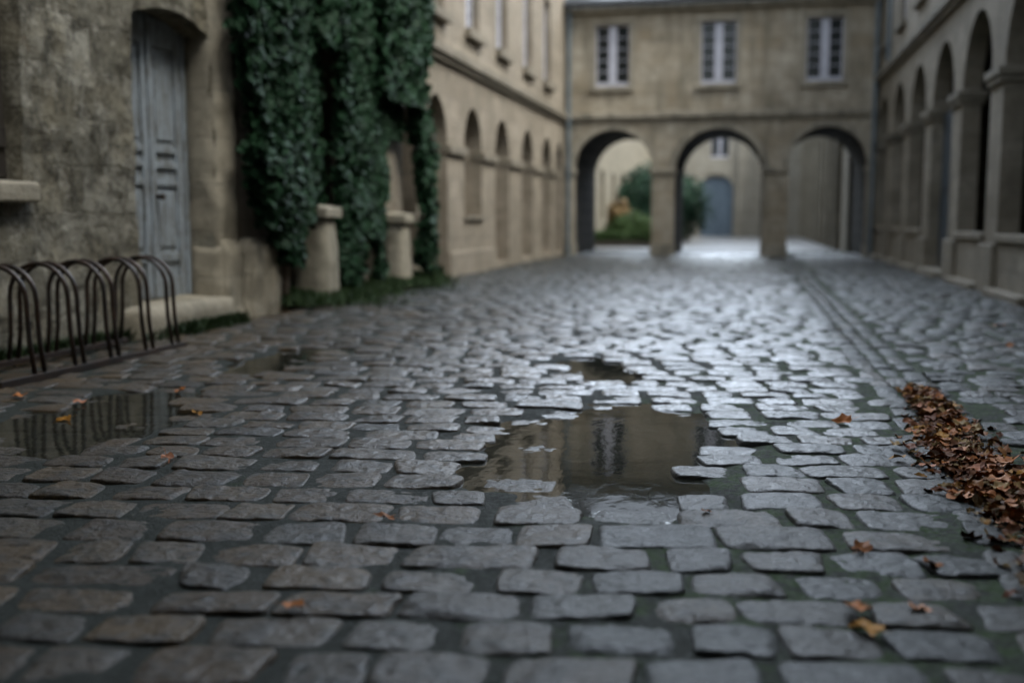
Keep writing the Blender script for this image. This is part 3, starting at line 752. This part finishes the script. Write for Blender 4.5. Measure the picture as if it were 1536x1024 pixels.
bush('evergreen_bush', 'large dark evergreen bush behind the pier between left and centre arches', 'bush', (-4.0, 47, 1.5), (2.3, 2.2, 1.75), 9000, .16, 61, ((.016, .045, .03), (.04, .09, .055)))
bush('autumn_shrub', 'low orange-brown shrub seen through the left arch', 'bush', (-5.15, 43, .8), (.6, .8, .85), 2500, .12, 62, ((.13, .085, .035), (.21, .14, .065)))
bush('low_hedge', 'low pale green mounded shrub in front of the dark bush seen through the left arch', 'shrub', (-4.35, 41.2, .45), (1.0, 1.2, .75), 4500, .11, 63, ((.03, .06, .018), (.07, .12, .04)))
# raised lawn bed with grass
bed = MB(); N = 26
tag(MB().box(-5.5, -3.35, 38.6, 46, -.1, .22).build('lawn_bank', M['soil']), kind='structure')
def blades(name, fn, n, seed, h, pal, wid=.008):
    rg = np.random.default_rng(seed); p = fn(rg, n); N = len(p)
    a = rg.uniform(0, 2*PI, N); l = h*rg.uniform(.4, 1.2, N); b = l*rg.uniform(.1, .8, N)
    dx, dy = np.cos(a), np.sin(a)
    V = np.zeros((N, 4, 3))
    V[:, 0] = p + np.stack([-dy*wid, dx*wid, 0*a], -1); V[:, 1] = p + np.stack([dy*wid, -dx*wid, 0*a], -1)
    V[:, 2] = p + np.stack([dx*b*.4+dy*wid*.7, dy*b*.4-dx*wid*.7, l*.6], -1); V[:, 3] = p+np.stack([dx*b, dy*b, l], -1)
    F = np.array([[0, 1, 2], [0, 2, 3]]); F = (F[None]+(np.arange(N)*4)[:, None, None]).reshape(-1, 3)
    A = np.ones((N, 4, 4)); A[..., :3] = greens(N, seed, *pal)[:, None]
    o = link(name, np_mesh(name, V.reshape(-1, 3), F, A.reshape(-1, 4)), M['grassm'])
    return o
def lawn_pts(rg, n):
    return np.stack([rg.uniform(-5.5, -3.35, n), rg.uniform(38.6, 46, n), np.full(n, .2)], -1)
tag(blades('lawn_grass', lawn_pts, 16000, 71, .35, ((.03, .065, .015), (.06, .12, .03)), .03), 'green lawn on the bank seen through the left arch', 'grass', kind='stuff')
def verge_pts(rg, n):
    y = rg.uniform(10.5, 17.3, n); w = .75*np.clip((17.6-y)/3, .15, 1)*np.clip((y-10.2)/1, .2, 1)*(.75+.4*vn(y*1.6, y*0, 9))
    x = XL-.1+np.abs(rg.normal(0, .5, n))*w*1.1
    return np.stack([x, y, np.clip(.10-(x-XL)*.1, -.02, .12)], -1)
tag(blades('verge_grass', verge_pts, 24000, 72, .11, ((.012, .035, .010), (.05, .095, .025))), 'grass verge growing along the wall under the ivy', 'grass', kind='stuff')
def moss_pts(rg, n):
    y = rg.uniform(4.6, 9.5, n); x = np.where(y < 7.83, XL+.02, XL+.21)+np.abs(rg.normal(0, .06, n))
    k = vn(y*1.5, y*0+3, 13)+rg.normal(0, .3, n) > -.25
    return np.stack([x, y, np.full(n, -.01)], -1)[k]
tag(blades('weed_fringe', moss_pts, 7000, 73, .12, ((.014, .036, .012), (.045, .08, .025))), 'low green weeds at the foot of the old house', 'weeds', kind='stuff')
bank = MB(); ys = np.linspace(10.65, 17.4, 30)
for a, b in zip(ys, ys[1:]):
    w = lambda y: .55*min(1, max(.15, (17.6-y)/3))
    bank.quad((XL-1.6, a, .13), (XL+w(a), a, -.03), (XL+w(b), b, -.03), (XL-1.6, b, .13))
tag(bank.build('verge_soil', M['joint'], smooth=True), kind='structure')

# ================================================================== IVY
def ivy_points(n, seed, keep, ylo, yhi, zlo, zhi, tn, tf):
    rg = np.random.default_rng(seed)
    y = rg.uniform(ylo, yhi, n); z = rg.uniform(zlo, zhi, n)
    e = .27*vn(y*1.3, z*1.3, seed)+.2*vn(y*3.6, z*3.6, seed+1)+.10*vn(y*9, z*9, seed+4)
    k = keep(y+e*.8, z+e*.9)
    y, z = y[k], z[k]
    lump = .5+.5*fbm(y*1.5, z*1.3, seed+2)
    depth = tn*(.35+.9*lump)*tf(y, z)
    x = XL+.03+depth*rg.uniform(.25, 1, len(y))**.6
    # outward normal from lump gradient
    d = .05; gy_ = (fbm((y+d)*1.5, z*1.3, seed+2)-fbm((y-d)*1.5, z*1.3, seed+2))/(2*d)*tn*.45
    gz_ = (fbm(y*1.5, (z+d)*1.3, seed+2)-fbm(y*1.5, (z-d)*1.3, seed+2))/(2*d)*tn*.45
    nr = np.stack([np.ones_like(y), -gy_, -gz_+.35], -1); nr /= np.linalg.norm(nr, axis=1)[:, None]
    return np.stack([x, y, z], -1), nr
def keepA(y, z):
    left = 9.66+.09*(3.2-z)
    low = np.maximum(.42, 1.0-.95*(y-9.75))
    right = np.where(z > 2.95, 11.7, np.where(z > 1.1, 11.6, 10.95))
    return (y > left) & (z > low) & (y < right)
def keepB(y, z):
    a = (y > 11.7) & (z > 2.95)
    b = (y > 12.05) & (y < 14.1) & (z > .25) & ~((z < 1.0) & (y > 12.75) & (y < 13.6) & (z > .2))
    c = (y > 14.0) & (y < 15.25) & (z > 2.25)
    d = (y > 15.1) & (z > .45)
    e = (y > 14.95) & (y < 15.5) & (z > .25) & (z < .75)
    f = (y > 11.45) & (y < 12.15) & (z > 1.2) & (vn(y*5, z*5, 99) > .05)
    return (a | b | c | d | e | f) & (y < 15.52-.1*(z < 1.5))
def ivy(label, n, seed, keep, box, tn, tf, stems, y0):
    root = thing('ivy_plant', label, 'ivy', (XL, y0, 0), 'ivy on the left wing')
    pts, nr = ivy_points(n, seed, keep, *box, tn, tf)
    V, F, A = leaf_cloud(pts, nr, .105, greens(len(pts), seed), seed+5, .8)
    link('foliage', np_mesh('foliage', V, F, A), M['leaf'], root)
    for pth, r in stems:
        mb = MB(); mb.tube(pth, [r*(1-.6*i/(len(pth)-1)) for i in range(len(pth))], 8); mb.build('stem', M['bark'], root, smooth=True)
    return root
ivy('dark green ivy curtain hanging beside the blue-grey door', 36000, 81, keepA, (9.3, 11.9, .3, 6.0), .45, lambda y, z: np.clip((11.9-y)/1.3, .4, 1),
    [([(XL+.1, 10.75, -.02), (XL+.14, 10.8, .5), (XL+.12, 10.7, 1.2), (XL+.1, 10.5, 2.4)], .07)], 10.5)
ivy('dark green ivy mass with twisted bare stems around the stone shaft', 56000, 82, keepB, (11.5, 16.3, .2, 6.0), .5, lambda y, z: np.where((y < 12.1) & (z < 2.95), .15, 1.)*np.where((y > 14.9) | ((z > 2.6) & (y > 13.4)), .9, np.clip((15-y)/3, .25, .7)),
    [([(XL+.05, 13.5, -.02), (XL+.02, 13.2, .45), (XL-.05, 13.05, .9), (XL-.02, 13.3, 1.6), (XL, 13.1, 2.6)], .11),
     ([(XL+.05, 13.15, -.02), (XL+.1, 13.1, .5), (XL+.05, 12.85, 1.0), (XL, 12.8, 2.0)], .075),
     ([(XL+.0, 12.5, -.02), (XL+.03, 12.45, .9), (XL-.02, 12.65, 2.0)], .05)], 13.2)

# ================================================================== BICYCLE RACK
rack = thing('bicycle_rack', 'low rusty iron bicycle rack of paired hoops standing by the old house wall', 'bicycle rack', (-4.5, 6.4, 0))
xf, xb = -4.28, -4.78
MB().box(xf-.025, xf+.025, 5.38, 7.5, .004, .05).build('rail', M['iron'], rack, bevel=.004)
MB().box(xb-.022, xb+.022, 5.38, 7.5, .03, .07).build('rail', M['iron'], rack, bevel=.004)
hoop = None
for y in (5.72, 6.13, 6.53, 6.97, 7.33):
    for dy in (0, .095):
        if hoop is None:
            H = .71; pts = []; wb = (xf-xb)/2; wt = wb*.86; xm = (xf+xb)/2; zs = H-wt
            pts.append((xf, 0, .04)); pts.append((xm+wt*1.04, 0, .25)); pts.append((xm+wt*1.01, 0, zs-.1))
            for k in range(13):
                a = PI*k/12; pts.append((xm+wt*math.cos(a), 0, zs+wt*math.sin(a)))
            pts += [(xm-wt*1.01, 0, zs-.1), (xm-wt*1.04, 0, .25), (xb, 0, .05)]
            mb = MB(); mb.tube(pts, .0155, 10)
            hoop = mb.build('hoop', M['iron'], rack, smooth=True); h = hoop
        else:
            h = hoop.copy(); COL.objects.link(h); h.parent = rack
        h.location = (-rack.location.x, -rack.location.y+y+dy, 0)

# ================================================================== LEAVES
def leaf_mesh(seed, c1):
    """five-lobed curled dead leaf, unit size"""
    r = random.Random(seed); n = 20; V = [(0, 0, 0)]; prof = [.62, .72, .85, .8, .74, .8, .95, .85, .8, .95, 1.2, .95, .8, .85, .95, .8, .74, .8, .85, .72]
    prof = [p*r.uniform(.85, 1.15) for p in prof]; cu = r.uniform(.3, 1.1); cv = r.uniform(-.4, .8); ph = r.uniform(0, 6)
    W = r.uniform(.6, .95)
    ring = []
    for f in (.5, 1):
        for k in range(n):
            a = 2*PI*k/n-PI/2; R = prof[k]*.5*f if f == 1 else (prof[k]*.35+.3)*.5*.62
            x, y = R*math.cos(a)*W, R*math.sin(a)
            z = cu*x*x*1.1+cv*y*y*.8+.07*f*math.sin(3*a+ph)+.04*r.uniform(-1, 1)*f
            V.append((x, y, z))
    F = []
    for k in range(n):
        F.append((0, 1+k, 1+(k+1) % n)); q = (k+1) % n
        F.append((1+k, 1+n+k, 1+n+q)); F.append((1+k, 1+n+q, 1+q))
    V = np.array(V)
    # stalk
    st = np.array([(-.015, -.25, .0), (.015, -.25, .0), (.012, -.75, .06), (-.012, -.75, .06)]); b = len(V)
    V = np.concatenate([V, st]); F += [(b, b+1, b+2), (b, b+2, b+3)]
    t = np.array([[*[c*r.uniform(.8, 1.2) for c in c1], 1]]*len(V))
    return V, np.array(F), t
PAL = [(.36, .135, .035), (.25, .088, .024), (.38, .20, .08), (.17, .07, .025), (.46, .31, .17), (.40, .175, .04), (.11, .052, .022)]
LM = []
for k in range(14):
    V, F, t = leaf_mesh(k, PAL[k % 7]); LM.append(((V, F, t), np_mesh('fallen_leaf', V, F, t)))
for _, me in LM: me.materials.append(M['dead'])
rl_ = random.Random(5)
def pile_h(x, y):
    w = np.clip((y-2.9)/.8, 0, 1)*np.clip((6.75-y)/.7, 0, 1)
    c = .95+.03*np.sin(y*2.3)
    hw = (.06+.13*np.clip((6.6-y)/2.4, 0, 1))
    return .024*w*np.clip(1-((x-c)/hw/1.25)**2, 0, 1)
def pile_xy():
    y = 2.9+3.75*rl_.random()**.95
    hw = .06+.13*min(1, max(0, (6.6-y)/2.4))
    return .95+.03*math.sin(y*2.3)+hw*rl_.gauss(.0, .55), y
Vs, Fs, As = [], [], []; o_ = 0
from mathutils import Euler
for k in range(2200):
    (V, F, t), _ = LM[rl_.randrange(14)]
    x, y = pile_xy(); s = rl_.uniform(.035, .07)
    R = np.array(Euler((rl_.gauss(0, .35), rl_.gauss(0, .35), rl_.uniform(0, 6.3))).to_matrix())
    z = float(ground_z(np.array(x), np.array(y)))+.004+float(pile_h(x, y))*rl_.random()*.8
    Vs.append(V@R.T*s+np.array([x, y, z])); Fs.append(F+o_); o_ += len(V); As.append(t*np.array([.7, .7, .7, 1]))
lit = link('leaf_litter', np_mesh('leaf_litter', np.concatenate(Vs), np.concatenate(Fs), np.concatenate(As)), M['dead'], smooth=True)
tag(lit, 'matted brown leaf litter packed under the leaf drift in the gutter', 'leaf litter', kind='stuff')
def leaf(x, y, s, label, group, z=None, k=None, tilt=.25):
    k = rl_.randrange(14) if k is None else k
    o = bpy.data.objects.new('fallen_leaf', LM[k][1]); COL.objects.link(o)
    z = float(ground_z(np.array(x), np.array(y)))+.014 if z is None else z
    z = max(z, WATER+.004)
    o.location = (x, y, z); o.scale = (s, s, s); o.rotation_euler = (rl_.gauss(0, tilt), rl_.gauss(0, tilt), rl_.uniform(0, 6.3))
    return tag(o, label, 'leaf', group)
for k in range(230):
    x, y = pile_xy(); z = float(ground_z(np.array(x), np.array(y)))+.02+float(pile_h(x, y))
    leaf(x, y, rl_.uniform(.05, .09), 'curled brown leaf on top of the leaf drift along the gutter', 'leaves in the gutter drift', z, None, .26)
# single leaves: (x, y, size, palette index, label)
singles = [
 (-3.24, 5.62, .085, 0, 'orange leaf lying alone farthest out beside the rack puddle'),
 (-2.77, 4.96, .085, 5, 'orange-brown leaf on the setts right of the rack puddle'),
 (-3.58, 5.15, .10, 2, 'tan leaf on the paving in front of the bicycle rack'),
 (-3.96, 5.15, .09, 0, 'orange leaf near the left end of the bicycle rack'),
 (-3.38, 4.72, .10, 5, 'amber leaf floating at the edge of the rack puddle'),
 (-2.35, 3.95, .08, 2, 'ochre leaf on the brown setts left of the main puddle'),
 (0.48, 5.4, .10, 0, 'rust leaf on grey setts between the main puddle and the leaf drift'),
 (0.35, 3.25, .085, 1, 'reddish leaf in the mossy joint at lower right'),
 (0.53, 3.14, .085, 1, 'red-brown leaf on a grey sett at right'),
 (0.3, 2.6, .11, 5, 'large curled orange leaf on the nearest setts at lower right'),
 (0.29, 2.73, .10, 0, 'brown leaf tucked against the large curled orange leaf'),
 (0.44, 2.76, .07, 4, 'small pale tan leaf on the nearest setts'),
 (-1.12, 2.46, .07, 0, 'small orange leaf in a joint among the nearest brown setts'),
 (-1.16, 3.3, .075, 1, 'dark red leaf on the wet setts in front of the main puddle'),
 (-0.12, 3.61, .05, 1, 'tiny red leaf in a joint below the main puddle'),
 (0.72, 4.45, .10, 2, 'tan leaf strayed just left of the drift'),
 (0.75, 3.95, .11, 4, 'pale leaf at the near left edge of the drift'),
 (1.0, 6.69, .10, 5, 'yellow-orange leaf at the far tip of the drift'),
 (2.3, 10.64, .12, 0, 'orange leaf far right on the dark paving'),
 (2.02, 8.98, .12, 1, 'red-brown leaf far right near the arcade'),
]
for (x, y, s, k, l) in singles: leaf(x, y, s, l, None, None, k, .2)

# ================================================================== LIGHT, SKY, CAMERA
w = bpy.data.worlds.new('World'); SC.world = w; w.use_nodes = True
nt = w.node_tree; bg = nt.nodes['Background']; g = G(nt)
sky = g.n('TexSky'); sky.sky_type = 'NISHITA'; sky.sun_disc = False
SUN_EL = math.radians(50); az = math.radians(108)
sky.sun_elevation = SUN_EL; sky.sun_rotation = az; sky.air_density = 1.0; sky.dust_density = 3; sky.ozone_density = 1
hs = g.n('HueSaturation'); nt.links.new(sky.outputs[0], hs.inputs['Color']); hs.inputs['Saturation'].default_value = .42
# broad bright lobe added to the sky ahead to strengthen sett glints
tc = g.n('TexCoord'); dt = g.n('VectorMath', operation='DOT_PRODUCT'); nt.links.new(tc.outputs['Generated'], dt.inputs[0])
ga, ge = math.radians(-6), math.radians(42)
dt.inputs[1].default_value = (math.sin(ga)*math.cos(ge), math.cos(ga)*math.cos(ge), math.sin(ge))
lobe = g.ramp(dt.outputs['Value'], .82, .992, 1., 6.3)
mul = g.n('VectorMath', operation='SCALE'); nt.links.new(hs.outputs[0], mul.inputs[0]); nt.links.new(lobe, mul.inputs['Scale'])
tn = g.n('VectorMath', operation='MULTIPLY'); nt.links.new(mul.outputs[0], tn.inputs[0]); tn.inputs[1].default_value = (.965, 1., .985)
nt.links.new(tn.outputs[0], bg.inputs['Color']); bg.inputs['Strength'].default_value = .15
sd = bpy.data.lights.new('sun', 'SUN'); sd.energy = .9; sd.angle = math.radians(35); sd.color = (.985, .98, .91)
so = bpy.data.objects.new('sun', sd); COL.objects.link(so)
d = Vector((math.sin(az)*math.cos(SUN_EL), math.cos(az)*math.cos(SUN_EL), math.sin(SUN_EL)))
so.rotation_euler = d.to_track_quat('Z', 'Y').to_euler(); so.location = (10, -10, 20)

cd = bpy.data.cameras.new('camera'); cam = bpy.data.objects.new('camera', cd); COL.objects.link(cam)
cam.location = (0, 0, 1.0); cd.sensor_width = 36; cd.lens = 37.5; cd.clip_end = 600; cd.clip_start = .05
cam.rotation_euler = (math.radians(90-6.56), 0, math.radians(12.5))
cd.dof.use_dof = True; cd.dof.focus_distance = 4.35; cd.dof.aperture_fstop = .97; cd.dof.aperture_blades = 9
SC.camera = cam
SC.cycles.use_denoising = True
SC.view_settings.view_transform = 'Standard'; SC.view_settings.look = 'None'
SC.view_settings.exposure = 1.63; SC.view_settings.gamma = 1
